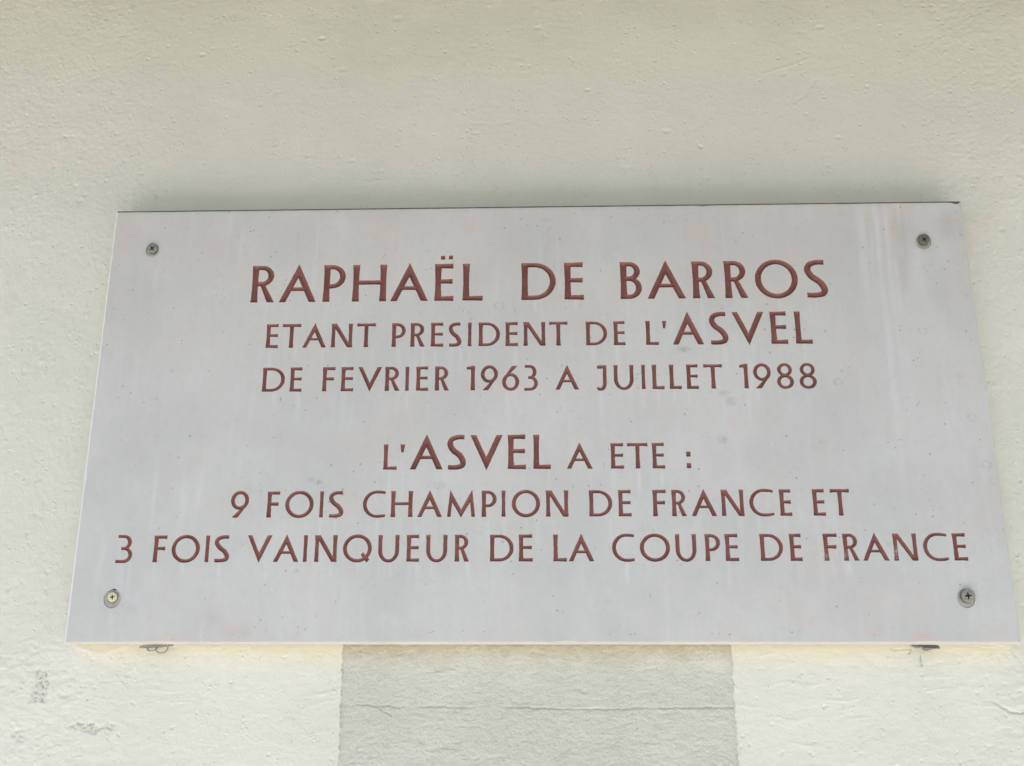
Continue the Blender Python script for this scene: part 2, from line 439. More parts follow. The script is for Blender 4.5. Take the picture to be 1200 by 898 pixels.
def box(x0, x1, y0, y1, z0, z1):
    v = [(x, y, z) for x in (x0, x1) for y in (y0, y1) for z in (z0, z1)]
    f = [(0, 1, 3, 2), (4, 6, 7, 5), (0, 4, 5, 1), (2, 3, 7, 6), (0, 2, 6, 4), (1, 5, 7, 3)]
    return v, f
link("unseen_shade_overhang", mesh("unseen_shade_overhang", *box(-1.25, 3.2, -SHADE_OVERHANG_DEPTH, .25, SHADE_OVERHANG_Z, SHADE_OVERHANG_Z + .16)), M_UNSEEN_SOFFIT, wall)  # added out of view to keep sun and sky off the wall

# ---------------------------------------------------------------- letter shapes: every stroke is a ribbon of (left, right) point pairs, cap height 1
S, HB = .152, .118                                   # stem width and bar thickness

def lerp(a, b, t): return (a[0] + (b[0] - a[0]) * t, a[1] + (b[1] - a[1]) * t)
def ribbon(*pairs): return list(pairs)
def stem(x0, x1, y0=0.0, y1=1.0, f=.017):
    n = 8; out = []
    for i in range(n + 1):
        t = i / n; k = f * (abs(2 * t - 1) ** 2.2)
        out.append(((x0 - k, y0 + (y1 - y0) * t), (x1 + k, y0 + (y1 - y0) * t)))
    return out
def bar(x0, x1, y0, y1, f=.012):
    n = 6; out = []
    for i in range(n + 1):
        t = i / n; k = f * t ** 2.5
        out.append(((x0 + (x1 - x0) * t, y1 + k), (x0 + (x1 - x0) * t, y0 - k)))
    return out
def arc(cx, cy, rx, ry, tx, ty, a0, a1, n=28):
    """elliptic stroke from angle a0 to a1 (degrees): outer radii rx, ry, inner rx-tx, ry-ty"""
    out = []
    for i in range(n + 1):
        a = R(a0 + (a1 - a0) * i / n); c, s = math.cos(a), math.sin(a)
        out.append(((cx + rx * c, cy + ry * s), (cx + (rx - tx) * c, cy + (ry - ty) * s)))
    return out
def ring(cx, cy, rx, ry, tx, ty):
    return [arc(cx, cy, rx, ry, tx, ty, 85, 275), arc(cx, cy, rx, ry, tx, ty, -95, 95)]
def bowl(x0, x1, y0, y1, x0b=None, t=S, hb=HB):
    x0b = x0 if x0b is None else x0b
    ry = (y1 - y0) / 2; rx = min(ry * 1.08, (x1 - max(x0, x0b)) * .78); cx = x1 - rx; cy = (y0 + y1) / 2
    return [((x0, y1), (x0, y1 - hb))] + arc(cx, cy, rx, ry, t, hb, 90, -90, 26) + [((x0b, y0), (x0b, y0 + hb))]
def spline(pts, wid, n=10):
    P = [pts[0]] + list(pts) + [pts[-1]]; W = [wid[0]] + list(wid) + [wid[-1]]
    cen = []
    for i in range(1, len(P) - 2):
        for j in range(n + (1 if i == len(P) - 3 else 0)):
            t = j / n; q = []
            for k in (0, 1):
                a, b, c, d = P[i-1][k], P[i][k], P[i+1][k], P[i+2][k]
                q.append(.5 * (2*b + (c-a)*t + (2*a-5*b+4*c-d)*t*t + (3*b-a-3*c+d)*t**3))
            cen.append((q[0], q[1], W[i] + (W[i+1] - W[i]) * t))
    out = []
    for i, (x, y, w) in enumerate(cen):
        a = cen[max(0, i-1)]; b = cen[min(len(cen)-1, i+1)]
        L = math.hypot(b[0]-a[0], b[1]-a[1]); nx, ny = -(b[1]-a[1])/L, (b[0]-a[0])/L
        out.append(((x + nx*w/2, y + ny*w/2), (x - nx*w/2, y - ny*w/2)))
    return out
def meet(p, q, a, b):
    """crossing of line p-q with line a-b"""
    d = (q[0]-p[0])*(b[1]-a[1]) - (q[1]-p[1])*(b[0]-a[0])
    t = ((a[0]-p[0])*(b[1]-a[1]) - (a[1]-p[1])*(b[0]-a[0])) / d
    return lerp(p, q, t)

def glyph(ch, w):
    s, hb = S, HB
    if ch == "A" or ch == "V":
        ax = .5 * w; ap = (ax, 1.035); u = 1.12 * s; v = 1.2 * s
        L0, L1 = (0, 0), (u, 0); R0, R1 = (w - v, 0), (w, 0)
        XL = meet(L1, (L1[0] + ap[0], ap[1]), ap, R1); XR = meet(R0, (R0[0] - (w - ap[0]), ap[1]), ap, L0)
        st = [ribbon((L0, L1), (ap, XL)), ribbon((R0, R1), (XR, ap))]
        if ch == "V":
            return [[((x0, 1 - y0), (x1, 1 - y1)) for (x0, y0), (x1, y1) in r] for r in st]
        yb, yt = .300, .402
        return st + [ribbon(((.37 * w * .75, yt), (.33 * w * .75, yb)), ((w - .37 * w * .75, yt), (w - .33 * w * .75, yb)))]
    if ch == "B": return [stem(0, s), bowl(.04, .93 * w, .49, 1.0), bowl(.04, w, 0, .60)]
    if ch == "C":
        cx = .54; n = 14
        tail = lambda sg: [((cx + (w - cx) * i / n, .5 + sg * .525 * math.sqrt(1 - ((w - cx) * i / n / .86) ** 2)), (cx + (w - cx) * i / n, .5 + sg * (.525 - hb) * math.sqrt(1 - ((w - cx) * i / n / .98) ** 2))) for i in range(n + 1)]
        return [list(reversed(tail(1))) + arc(cx, .5, .54, .525, s, hb, 90, 270, 34)[1:-1] + tail(-1)]
    if ch == "D": return [stem(0, s), bowl(.04, w, 0, 1.0)]
    if ch == "E": return [stem(0, s), bar(.04, w * .97, 1 - hb, 1), bar(.04, w * .95, .465, .465 + hb * .95), bar(.04, w, 0, hb)]
    if ch == "Ë":
        x = w * .2
        return glyph("E", w) + [ribbon(((.135, 1.225), (.135, 1.12)), ((.245, 1.225), (.245, 1.12))), ribbon(((.335, 1.23), (.335, 1.125)), ((.445, 1.23), (.445, 1.125)))]
    if ch == "F": return [stem(0, s), bar(.04, w, 1 - hb, 1), bar(.04, w * .92, .455, .455 + hb)]
    if ch == "H": return [stem(0, s), stem(w - s, w), ribbon(((.08, .57), (.08, .455)), ((w - .08, .57), (w - .08, .455)))]
    if ch == "I": return [stem(.01, w - .01, f=.01)]
    if ch == "J":
        return [spline([(w - s * .5, 1.0), (w - s * .5, .6), (w - s * .52, .22), (w - s * .95, .05), (.12, .012), (0, .06)], [s, s * .95, s, s * .95, .13, .10]),
                ribbon(((.05 * w, .99), (.04 * w, .85)), ((w - .02, 1.0), (w - .02, .865)))]
    if ch == "L": return [stem(0, s), bar(.04, w, 0, hb)]
    if ch == "M":
        a1, a2 = (.105 * w, 1.04), (.895 * w, 1.04); m = (.5 * w, -.03); q = s * .92
        return [ribbon(((0, 0), (q, 0)), (a1, (a1[0] + q * .72, .74))), ribbon(((w - q, 0), (w, 0)), ((a2[0] - q * .72, .74), a2)),
                ribbon((a1, (a1[0] + .02, .66)), ((m[0] + .01, .27), m)), ribbon((a2, (a2[0] - .02, .66)), ((m[0] - .01, .27), m))]
    if ch == "N":
        q = s * .94
        return [stem(0, q), stem(w - q, w), ribbon(((0, 1.0), (0, .76)), ((w, .24), (w, -.01))) if False else ribbon(((.01, 1.0), (s * 1.3, 1.0)), ((w - s * 1.3, 0), (w - .01, -.01)))]
    if ch == "O": return ring(w / 2, .5, w / 2, .525, s * 1.02, hb * 1.1)
    if ch == "P": return [stem(0, s), bowl(.04, w, .36, 1.0)]
    if ch == "Q": return ring(w / 2, .5, w / 2, .525, s * 1.0, hb * 1.1) + [ribbon(((.70 * w, .36), (.62 * w, .255)), ((.93 * w, .09), (.835 * w, -.03)))]
    if ch == "R": return [stem(0, s), bowl(.04, .93 * w, .44, 1.0), ribbon(((s * .98, .545), (s * 1.55, .47)), ((s * 1.6, .57), (s * 2.2, .50)))[:0] or ribbon(((s * 1.15, .55), (s * 1.9, .56)), ((w - s * 1.22, 0), (w, 0)))]
    if ch == "S":
        return [spline([(w * .93, .935), (w * .55, .938), (w * .22, .865), (s * .5, .72), (w * .32, .555), (w * .66, .41), (w - s * .5, .235), (w * .80, .105), (w * .45, .055), (w * .04, .062)],
                       [.135, .135, .15, .168, .170, .170, .172, .155, .135, .135])]
    if ch == "T": return [stem(w / 2 - s / 2, w / 2 + s / 2), ribbon(((-.0, 1.01), (0, .865)), ((w * .25, 1.0), (w * .25, .88)), ((w * .75, 1.0), (w * .75, .88)), ((w, 1.01), (w, .865)))]
    if ch == "U":
        r = w / 2; k = .42
        return [[((-.01, 1.0), (s + .01, 1.0)), ((0, .8), (s, .8)), ((0, .6), (s, .6))] + arc(r, k, r, k + .03, s, hb, 180, 360, 34) + [((w, .6), (w - s, .6)), ((w, .8), (w - s, .8)), ((w + .01, 1.0), (w - s - .01, 1.0))]]
    if ch == "1": return [stem(w - s, w), ribbon(((0, .965), (0, .85)), ((w - .03, 1.03), (w - .03, .87)))]
    if ch == "9": return ring(w / 2, .665, w / 2, .365, s, hb * 1.1) + [ribbon(((.985 * w, .56), (.62 * w, .38)), ((.43 * w, 0), (.09 * w, 0)))]
    if ch == "6": return [[((w - x0, 1 - y0), (w - x1, 1 - y1)) for (x0, y0), (x1, y1) in r] for r in glyph("9", w)]
    if ch == "3":
        return [bowl(.04 * w, .90 * w, .455, 1.03, .28 * w), bowl(.28 * w, w, -.03, .575, 0)]
    if ch == "8": return ring(w / 2, .755, w * .44, .275, s * .95, hb) + ring(w / 2, .265, w / 2, .295, s, hb)
    if ch == "'": return [ribbon(((0, 1.0), (w, 1.0)), ((w * .2, .68), (w * .7, .68)))]
    if ch == ":": return [ribbon(((.02, .20), (.02, 0)), ((w, .20), (w, 0))), ribbon(((.02, .655), (.02, .455)), ((w, .655), (w, .455)))]
    raise KeyError(ch)

LINES = [
 [
  [('R', -262.7, -241.1), ('A', -236.8, -202.2), ('P', -195.5, -175.3), ('H', -168.2, -137.3), ('A', -133.2, -98.1), ('E', -91.7, -74.6), ('L', -65.7, -47.5)],
  [('D', -11.4, 20.0), ('E', 28.2, 45.7)],
  [('B', 79.7, 99.1), ('A', 103.8, 139.1), ('R', 145.9, 165.7), ('R', 175.4, 196.0), ('O', 202.8, 242.0), ('S', 248.6, 268.1)],
 ],
 [
  [('E', -245.7, -234.7), ('T', -231.2, -214.1), ('A', -212.3, -190.4), ('N', -185.7, -166.7), ('T', -162.5, -145.2)],
  [('P', -130.1, -117.7), ('R', -113.0, -99.9), ('E', -94.3, -83.1), ('S', -78.2, -66.9), ('I', -60.8, -57.3), ('D', -50.7, -31.4), ('E', -26.2, -15.0), ('N', -9.7, 9.7), ('T', 13.3, 30.1)],
  [('D', 46.9, 66.0), ('E', 72.1, 82.3)],
  [('L', 101.2, 112.5), ("'", 116.2, 119.7), ('A', 125.0, 153.3), ('S', 158.8, 174.9), ('V', 179.3, 208.3), ('E', 214.0, 228.6), ('L', 236.0, 250.7)],
 ],
 [
  [('D', -246.3, -226.1), ('E', -221.1, -210.4)],
  [('F', -191.6, -180.5), ('E', -174.7, -163.7), ('V', -159.7, -138.0), ('R', -134.9, -121.7), ('I', -116.8, -113.3), ('E', -106.7, -96.0), ('R', -89.7, -77.2)],
  [('1', -61.4, -54.0), ('9', -48.6, -33.1), ('6', -29.4, -14.0), ('3', -9.4, 2.8)],
  [('A', 18.4, 39.7)],
  [('J', 55.7, 64.4), ('U', 70.9, 88.5), ('I', 95.5, 99.0), ('L', 105.3, 115.9), ('L', 120.7, 131.1), ('E', 136.0, 146.3), ('T', 151.1, 167.8)],
  [('1', 183.2, 190.4), ('9', 195.2, 210.9), ('8', 215.8, 230.8), ('8', 235.8, 251.0)],
 ],
 [
  [('L', -133.6, -121.9), ("'", -119.1, -115.1), ('A', -110.5, -81.4), ('S', -77.4, -61.4), ('V', -57.3, -28.6), ('E', -23.8, -8.2), ('L', -1.4, 13.6)],
  [('A', 27.5, 50.2)],
  [('E', 66.4, 77.5), ('T', 80.6, 98.6), ('E', 102.6, 113.2)],
  [(':', 131.6, 135.9)],
 ],
 [
  [('9', -266.6, -250.6)],
  [('F', -234.3, -223.5), ('O', -218.5, -193.6), ('I', -188.4, -184.9), ('S', -180.1, -167.5)],
  [('C', -150.5, -130.8), ('H', -125.7, -107.1), ('A', -102.9, -81.1), ('M', -76.9, -52.5), ('P', -46.6, -33.8), ('I', -29.6, -26.1), ('O', -20.7, 3.9), ('N', 9.2, 28.1)],
  [('D', 46.5, 66.3), ('E', 71.8, 82.7)],
  [('F', 101.5, 112.7), ('R', 117.8, 130.2), ('A', 134.2, 156.1), ('N', 160.4, 179.2), ('C', 184.1, 204.9), ('E', 210.3, 220.2)],
  [('E', 238.6, 248.9), ('T', 253.6, 270.0)],
 ],
 [
  [('3', -363.2, -349.0)],
  [('F', -330.6, -319.7), ('O', -315.1, -290.4), ('I', -285.7, -282.1), ('S', -277.6, -264.7)],
  [('V', -249.3, -227.8), ('A', -226.3, -204.1), ('I', -200.4, -196.9), ('N', -190.3, -171.4), ('Q', -166.1, -141.1), ('U', -135.6, -117.5), ('E', -110.9, -100.2), ('U', -94.2, -76.1), ('R', -69.4, -57.2)],
  [('D', -39.2, -19.1), ('E', -14.4, -2.8)],
  [('L', 15.1, 26.3), ('A', 27.9, 49.8)],
  [('C', 65.0, 84.1), ('O', 88.7, 114.4), ('U', 119.1, 136.8), ('P', 144.4, 157.1), ('E', 161.4, 172.4)],
  [('D', 191.0, 210.1), ('E', 216.0, 225.9)],
  [('F', 244.6, 256.2), ('R', 261.1, 273.9), ('A', 276.6, 299.0), ('N', 303.2, 322.7), ('C', 328.0, 348.6), ('E', 353.3, 364.4)],
 ],
]

# baseline and cap height (mm from the plaque's centre) of each line; tall words override the cap height
LINE_BASE = [105.2, 61.0, 19.6, -52.0, -93.7, -131.8]
LINE_CAP = [36.4, 22.8, 22.6, 22.6, 22.8, 22.8]
TALL_CAP = 30.6

def letter_surface(ch, x0, x1, base, cap):
    """Incised letter: 2-D outline (union of its strokes) and a rounded groove inside it.
    Returns verts (x, z, depth), faces, boundary edges (mm)."""
    w = (x1 - x0) / cap
    rib = glyph(ch, w)
    step = .62 / cap
    V, F, inner = [], [], []
    for r in rib:
        dense = [r[0]]
        for (a0, b0), (a1, b1) in zip(r[:-1], r[1:]):
            L = max(math.hypot(a1[0]-a0[0], a1[1]-a0[1]), math.hypot(b1[0]-b0[0], b1[1]-b0[1]))
            n = max(1, int(math.ceil(L / step)))
            for i in range(1, n + 1): dense.append((lerp(a0, a1, i / n), lerp(b0, b1, i / n)))
        def cut(p, q):
            L = math.hypot(p[0]-q[0], p[1]-q[1]); n = max(1, int(round(L / step)))
            return [lerp(p, q, i / n) for i in range(1, n)]
        loop = [a for a, b in dense] + cut(*dense[-1]) + [b for a, b in reversed(dense)] + cut(dense[0][1], dense[0][0])
        clean = []
        for p in loop:
            if not clean or math.hypot(p[0]-clean[-1][0], p[1]-clean[-1][1]) > .004: clean.append(p)
        if math.hypot(clean[0][0]-clean[-1][0], clean[0][1]-clean[-1][1]) < .004: clean.pop()
        area = sum(p[0] * q[1] - q[0] * p[1] for p, q in zip(clean, clean[1:] + clean[:1]))
        if area < 0: clean.reverse()
        F.append(list(range(len(V), len(V) + len(clean)))); V += clean
        for i, (a, b) in enumerate(dense):
            for t in ((.2, .5, .8) if i % 2 else (.1, .35, .65, .9)): inner.append(lerp(a, b, t))
    nV = len(V); V = V + inner
    P = [Vector((x0 + x * cap, base + y * cap)) for x, y in V]
    vo, eo, fo, ov, oe, of = delaunay_2d_cdt(P, [], F, 0, 1e-4, True)
    keep = [f for f, o in zip(fo, of) if len(o)]
    cnt = {}
    for f in keep:
        for a, b in zip(f, f[1:] + f[:1]):
            e = (min(a, b), max(a, b)); cnt[e] = cnt.get(e, 0) + 1
    bd = [e for e, c in cnt.items() if c == 1]
    bv = {i for e in bd for i in e}
    co = np.array([(v.x, v.y) for v in vo])
    for i in bv:                                         # hand-cut edge: slight wander
        p = Vector((co[i, 0], co[i, 1], 0))
        n = noise.noise_vector(p * .33) * .16 + noise.noise_vector(p * 1.9) * .10
        co[i] += (n.x, n.y)
    A = co[[e[0] for e in bd]]; B = co[[e[1] for e in bd]]; D = B - A; LL = (D * D).sum(1) + 1e-9
    used = sorted({i for f in keep for i in f})
    hw = S * cap / 2; depth = hw * .72
    new = {}; vs_ = []
    for i in used:
        z = 0.0
        if i not in bv:
            q = co[i] - A; t = np.clip((q * D).sum(1) / LL, 0, 1)
            d = math.sqrt(((q - D * t[:, None]) ** 2).sum(1).min())
            u = min(1.0, d / hw)
            z = depth * (1 - (1 - u) ** 1.5) * (1 + .12 * noise.noise(Vector((co[i, 0] * .5, co[i, 1] * .5, 3))))
        new[i] = len(vs_); vs_.append((co[i, 0], co[i, 1], z))
    faces = [[new[i] for i in f] for f in keep]
    return vs_, faces, [(new[a], new[b]) for a, b in bd]

PL_W, PL_H, PL_T, BEV = 400.2, 200.2, 30.0, 2.3          # half width, half height, thickness, arris (mm)
plaque = bpy.data.objects.new("memorial_plaque", None)
col.objects.link(plaque)
plaque.empty_display_size = .1
tag(plaque, "pale grey limestone memorial plaque with red-brown incised lettering on the cream wall", "plaque")

SV, SE = [], []                                          # outline points and constrained edges of the slab's front
front = -PL_T / 1000
for li, words in enumerate(LINES):
    for w in words:
        verts, faces = [], []
        tall_from = 0
        txt = "".join(c for c, *_ in w)
        for gi, (ch, x0, x1) in enumerate(w):
            cap = LINE_CAP[li]
            if txt == "L'ASVEL" and gi >= 2: cap = TALL_CAP
            base = LINE_BASE[li]
            c_ = ch
            if ch == "E" and txt == "RAPHAEL": c_ = "Ë"
            if ch == "'": x0, x1 = x0 - .2, x1 + .2
            v, f, bd = letter_surface(c_, x0, x1, base, cap)
            o = len(verts)
            verts += [(x / 1000, front + d / 1000, z / 1000) for x, z, d in v]
            faces += [[i + o for i in q] for q in f]
            m = {}
            for a, b in bd:
                for i in (a, b):
                    if i not in m: m[i] = len(SV); SV.append((v[i][0], v[i][1]))
                SE.append((m[a], m[b]))
        me = mesh("engraved_word", verts, faces, True)
        link("engraved_word", me, M_LETTER, plaque)

# screw holes
SCREWS = [  # hole x, z, hole radius; head dx, dz, radius; slot turn; head material; recess of the head
    (-360.2, 158.6, 6.4, 0.0, 1.5, 4.9, 40, M_ZINC, .3, "small dull grey cross-head screw at the plaque's upper left corner"),
    (360.0, 158.4, 7.2, 0.6, 2.2, 5.1, 35, M_DARK, .3, "dark weathered cross-head screw at the plaque's upper right corner, in the rain-streaked area"),
    (-362.2, -162.6, 7.6, 0.1, 1.7, 4.1, 8, M_BRASS, .9, "small bright brass-coloured cross-head screw at the plaque's lower left corner"),
    (358.6, -163.0, 7.6, 1.2, 2.3, 5.6, 6, M_ZINC, -.3, "larger grey cross-head screw at the plaque's lower right corner"),
]
holes = []
for (x, z, r, *_rest) in SCREWS:
    n = 40; i0 = len(SV); lp = []
    for i in range(n):
        a = 2 * math.pi * i / n
        k = r * (1 + .025 * noise.noise(Vector((math.cos(a) * 1.5 + x, math.sin(a) * 1.5, z))))
        px, pz = x + k * math.cos(a), z + k * math.sin(a)
        if r > 7.5 and x < 0 and abs(a - math.pi / 2 * .93) < .35: pz += 1.3 * (1 - abs(a - math.pi / 2 * .93) / .35)
        lp.append((px, pz)); SV.append((px, pz)); SE.append((i0 + i, i0 + (i + 1) % n))
    holes.append(lp)

# slab outline with a slightly worn arris
def rect_loop(hx, hz):
    c = [(-hx, -hz), (hx, -hz), (hx, hz), (-hx, hz)]; out = []
    for k in range(4):
        p, q = c[k], c[(k + 1) % 4]; n = 200 if k % 2 == 0 else 100
        out += [lerp(p, q, i / n) for i in range(n)]
    return out
outer = rect_loop(PL_W, PL_H)
inner_l = []
chips = [(-318, -200, 8, .7), (325, -200, 10, .6), (400, 120, 6, 1.0), (-400, -60, 4, .8), (160, 200, 5, .8), (398, 199, 4, 2.0), (25, -200, 6, 1.2)]
for (x, z), (ix, iz) in zip(outer, rect_loop(PL_W - BEV, PL_H - BEV)):
    k = .30 * noise.noise(Vector((x * .05, z * .05, 2))) + .22 * noise.noise(Vector((x * .35, z * .35, 5)))
    for cx, cz, cr, cd in chips: k += cd * math.exp(-(((x - cx) ** 2 + (z - cz) ** 2) / cr ** 2))
    dx = 0 if abs(ix) < PL_W - BEV - .01 else -math.copysign(k, ix); dz = 0 if abs(iz) < PL_H - BEV - .01 else -math.copysign(k, iz)
    inner_l.append((ix + dx, iz + dz))
i0 = len(SV); nL = len(inner_l)
SV += inner_l
SE += [(i0 + i, i0 + (i + 1) % nL) for i in range(nL)]
rim = {(min(a, b), max(a, b)) for a, b in SE[-nL:]}
# a fine lattice over the face carries the stone's stains and runs
GXs = np.arange(-PL_W + BEV + 1.5, PL_W - BEV - 1, 1.7); GZs = np.arange(-PL_H + BEV + 1.5, PL_H - BEV - 1, 1.7)
for q, zz in enumerate(GZs):
    SV += [(float(xx) + (.85 if q % 2 else 0), float(zz)) for xx in GXs[:-1]]
vo, eo, fo, ov, oe, of = delaunay_2d_cdt([Vector(p) for p in SV], SE, [], 0, 1e-5, True)
con = {}
for e, o in zip(eo, oe):
    if len(o): con[(min(e), max(e))] = True
adj = {}
for k, f in enumerate(fo):
    for a, b in zip(f, f[1:] + f[:1]): adj.setdefault((min(a, b), max(a, b)), []).append(k)
# walk in from the rim: every outline crossed flips stone <-> hole
par = {}
todo = []
for e, ks in adj.items():
    if len(ks) == 1:
        if ks[0] not in par:
            par[ks[0]] = 1 if e in con else 0; todo.append(ks[0])
while todo:
    k = todo.pop(); f = fo[k]
    for a, b in zip(f, f[1:] + f[:1]):
        e = (min(a, b), max(a, b))
        for j in adj[e]:
            if j not in par:
                par[j] = par[k] ^ (1 if e in con else 0); todo.append(j)
verts = [(v.x / 1000, front, v.y / 1000) for v in vo]
faces = []
for k, f in enumerate(fo):
    if par.get(k) == 1:
        a, b, c = (vo[i] for i in f[:3])
        ccw = (b.x - a.x) * (c.y - a.y) - (b.y - a.y) * (c.x - a.x) > 0
        faces.append(list(f) if ccw else list(reversed(f)))      # normal towards -Y
n_front = len(faces)
back = {}                                                # input index -> output vertex
for i, o in enumerate(ov):
    for q in o: back[q] = i
inn = [back[i0 + i] for i in range(nL)]
o1 = len(verts); verts += [(x / 1000, front + BEV / 1000, z / 1000) for x, z in outer]
o2 = len(verts); verts += [(x / 1000, -.0085, z / 1000) for x, z in outer]
for i in range(nL):
    j = (i + 1) % nL
    faces.append([inn[i], o1 + i, o1 + j, inn[j]])
n_bev = len(faces)
for i in range(nL):
    j = (i + 1) % nL
    faces.append([o1 + i, o2 + i, o2 + j, o1 + j])
faces.append([o2 + i for i in range(nL)])
n_side = len(faces)
for lp in holes:                                         # hole walls, 7 mm deep with a floor
    k0 = len(verts)
    verts += [(x / 1000, front, z / 1000) for x, z in lp]
    k1 = len(verts)
    verts += [(x / 1000, front + .007, z / 1000) for x, z in lp]
    n = len(lp)
    for i in range(n):
        j = (i + 1) % n
        faces.append([k0 + i, k0 + j, k1 + j, k1 + i])
    faces.append([k1 + i for i in range(n)])
me = mesh("stone_slab", verts, faces)
slab = link("stone_slab", me, M_STONE, plaque)
me.materials.append(M_EDGE); me.materials.append(M_SHADE_GRIME); me.materials.append(M_LIT_ARRIS)
mi = [0] * len(faces)
for i in range(n_front, n_side):
    c = me.polygons[i].center
    if i - n_front < 200 or i >= n_bev: mi[i] = 1
    elif 300 <= i - n_front < 500: mi[i] = 2             # grime plus painted-in shade on the top arris
    elif 500 <= i - n_front: mi[i] = 3  # left arris painted paler, as if catching light
    #            # the lower arris and the sawn sides are yellowed
me.polygons.foreach_set("material_index", mi)
me.update()

# stains, runs and bruises of the face, by place (mm)
co = np.array([v.co for v in me.vertices]); X = co[:, 0] * 1000; Z = co[:, 2] * 1000
WX_ = X + 9 * fbm(X, Z, 40, 201); WZ_ = Z + 9 * fbm(X, Z, 40, 202)
def blob(x, z, rx, rz, soft=.9):
    wx = X + .35 * min(rx, 8) * fbm(X, Z, 9, 203); wz = Z + .35 * min(rz, 8) * fbm(X, Z, 9, 204)
    return sstep(1, 1 - soft, np.hypot((wx - x) / rx, (wz - z) / rz))
def run(x, z0, length, w):
    """a mark that has run down the face from (x, z0)"""
    wx = X + 1.4 * vnoise(X, Z, 30, 60, 205) + .5 * vnoise(X, Z, 8, 20, 206)
    t = np.clip((z0 - Z) / length, 0, 1)
    return sstep(1, .25, np.abs(wx - x) / (w * (.8 + .5 * t))) * sstep(-1, 1.5, z0 - Z) * (1 - sstep(.25, 1, t)) * (.65 + .35 * vnoise(X, Z, 6, 26, 207))
warm = .42 * sstep(.05, .6, fbm(WX_, WZ_, 75, 211)) + .35 * sstep(.2, .7, fbm(WX_, WZ_, 26, 212))
warm += .25 * sstep(40, 190, Z) * sstep(-.4, .3, fbm(WX_, WZ_, 60, 213))
pale = .20 * sstep(.05, .6, fbm(WX_, WZ_, 60, 221, aspect=.8)) + .30 * sstep(.1, .7, fbm(X, WZ_, 90, 222, aspect=.09))
brown = .16 * sstep(.15, .7, fbm(WX_, WZ_, 38, 231)) + .14 * sstep(.2, .7, fbm(X, WZ_, 80, 232, aspect=.12)) + .25 * sstep(-2.5, -.3, Z - (PL_H - BEV) + 2 * fbm(X, Z, 12, 233))
brown += .30 * sstep(6, 0, PL_H - Z + 5 * fbm(X, Z, 22, 234))
pink = .36 * sstep(.36, .75, fbm(WX_, WZ_, 22, 241)) + .36 * sstep(.28, .7, fbm(WX_, WZ_, 9, 242)) * sstep(-.1, .4, fbm(X, Z, 80, 243))
rs = random.Random(5)
for li, words in enumerate(LINES):                       # rain has drawn pale runs from the foot of the letters
    for w in words:
        for ch, x0, x1 in w:
            for q in range(rs.choice((1, 1, 2))):
                if rs.random() < .75:
                    pale = np.maximum(pale, rs.uniform(.25, .75) * run(rs.uniform(x0, x1), LINE_BASE[li] - .5, rs.uniform(14, 48), rs.uniform(1.4, 3.4)))
for (x, z0, L, w, f) in ((304, 196, 150, 6, .6), (312, 180, 110, 3, .5), (318, 196, 330, 4, .75), (327, 197, 240, 3.5, .6), (333, 140, 190, 4, .45), (352, 152, 60, 8, .75), (340, 198, 36, 2, .7), (-60, 196, 60, 3, .3), (60, 196, 80, 5, .25), (-240, 196, 50, 4, .25), (362, -166, 34, 5, .4), (-362, -172, 24, 4, .25)):
    pale = np.maximum(pale, f * run(x, z0, L, w))
for (x, z, rx, rz, f) in ((342, 168, 16, 34, .6), (385, 175, 20, 24, .5), (338, 130, 8, 42, .4), (312, 165, 4, 30, .4), (-360, 158, 12, 14, .45), (360, 157, 15, 15, .5), (-362, -164, 15, 15, .45), (358.6, -164, 14, 15, .4)):
    brown = np.maximum(brown, f * blob(x, z, rx, rz)) if f else brown
for (x, z, rx, rz, f) in ((155, 172, 13, 17, .5), (160, 150, 8, 20, .2), (378, 30, 11, 5, .6), (398, 148, 4, 9, .7), (360, 36, 9, 8, .35), (392, 180, 7, 7, .5), (175, -15, 4, 8, .5), (12, 184, 12, 9, .25), (215, 176, 10, 8, .25), (332, 65, 3, 12, .3),
                          (-60, 178, 16, 8, .3), (-300, 160, 12, 10, .25), (10, -62, 14, 7, .25), (-310, -195, 22, 5, .4), (320, -194, 18, 6, .7), (280, -190, 14, 7, .4), (-250, -85, 10, 12, .25), (-28, 20, 10, 12, .3), (96, 12, 9, 4, .35), (-120, 10, 18, 9, .2), (230, -180, 26, 8, .25), (385, -190, 9, 7, .4), (-230, 40, 14, 20, .2)):
    pink = np.maximum(pink, f * blob(x, z, rx, rz))
bruise = np.zeros(len(X))
for (x, z, rx, rz, f) in ((134.5, 57, 9, 4, .85), (174, 8, 4.4, 4.6, .6), (168, 16, 9, 3.4, .45), (165, -27, 7, 5.5, .6), (-190, -63, 4, 3.6, .95), (-197, -61, 6, 3.4, .5), (396, 165, 4.4, 3, .7),
                          (392, 105, 4, 2.4, .45), (60, -165, 6, 3, .35), (-84, -66, 5, 4, .4), (-330, 40, 4, 3, .35), (-243, 120, 6, 4, .2), (12, 185, 10, 3, .3), (250, -30, 4, 2.6, .4), (-205, -140, 3, 2.4, .8), (-100, 155, 5, 3, .25), (300, -118, 4, 3, .3), (-275, -178, 16, 12, .18), (-255, -190, 20, 8, .18), (-345, -170, 10, 9, .2)):
    bruise = np.maximum(bruise, f * blob(x, z, rx, rz))
for (x, z, r) in ((174, 8, 4.2), (-84, -66, 4), (-32, 100, 4.4), (350, 72, 3.4), (383, -8, 3.6), (390, -50, 3.8), (270, 25, 3.6), (395, -64, 3.4)):
    d = np.hypot(X - x + .6 * vnoise(X, Z, 4, 4, 251), (Z - z) / .8)
    bruise = np.maximum(bruise, .45 * np.exp(-((d - r) / .9) ** 2))
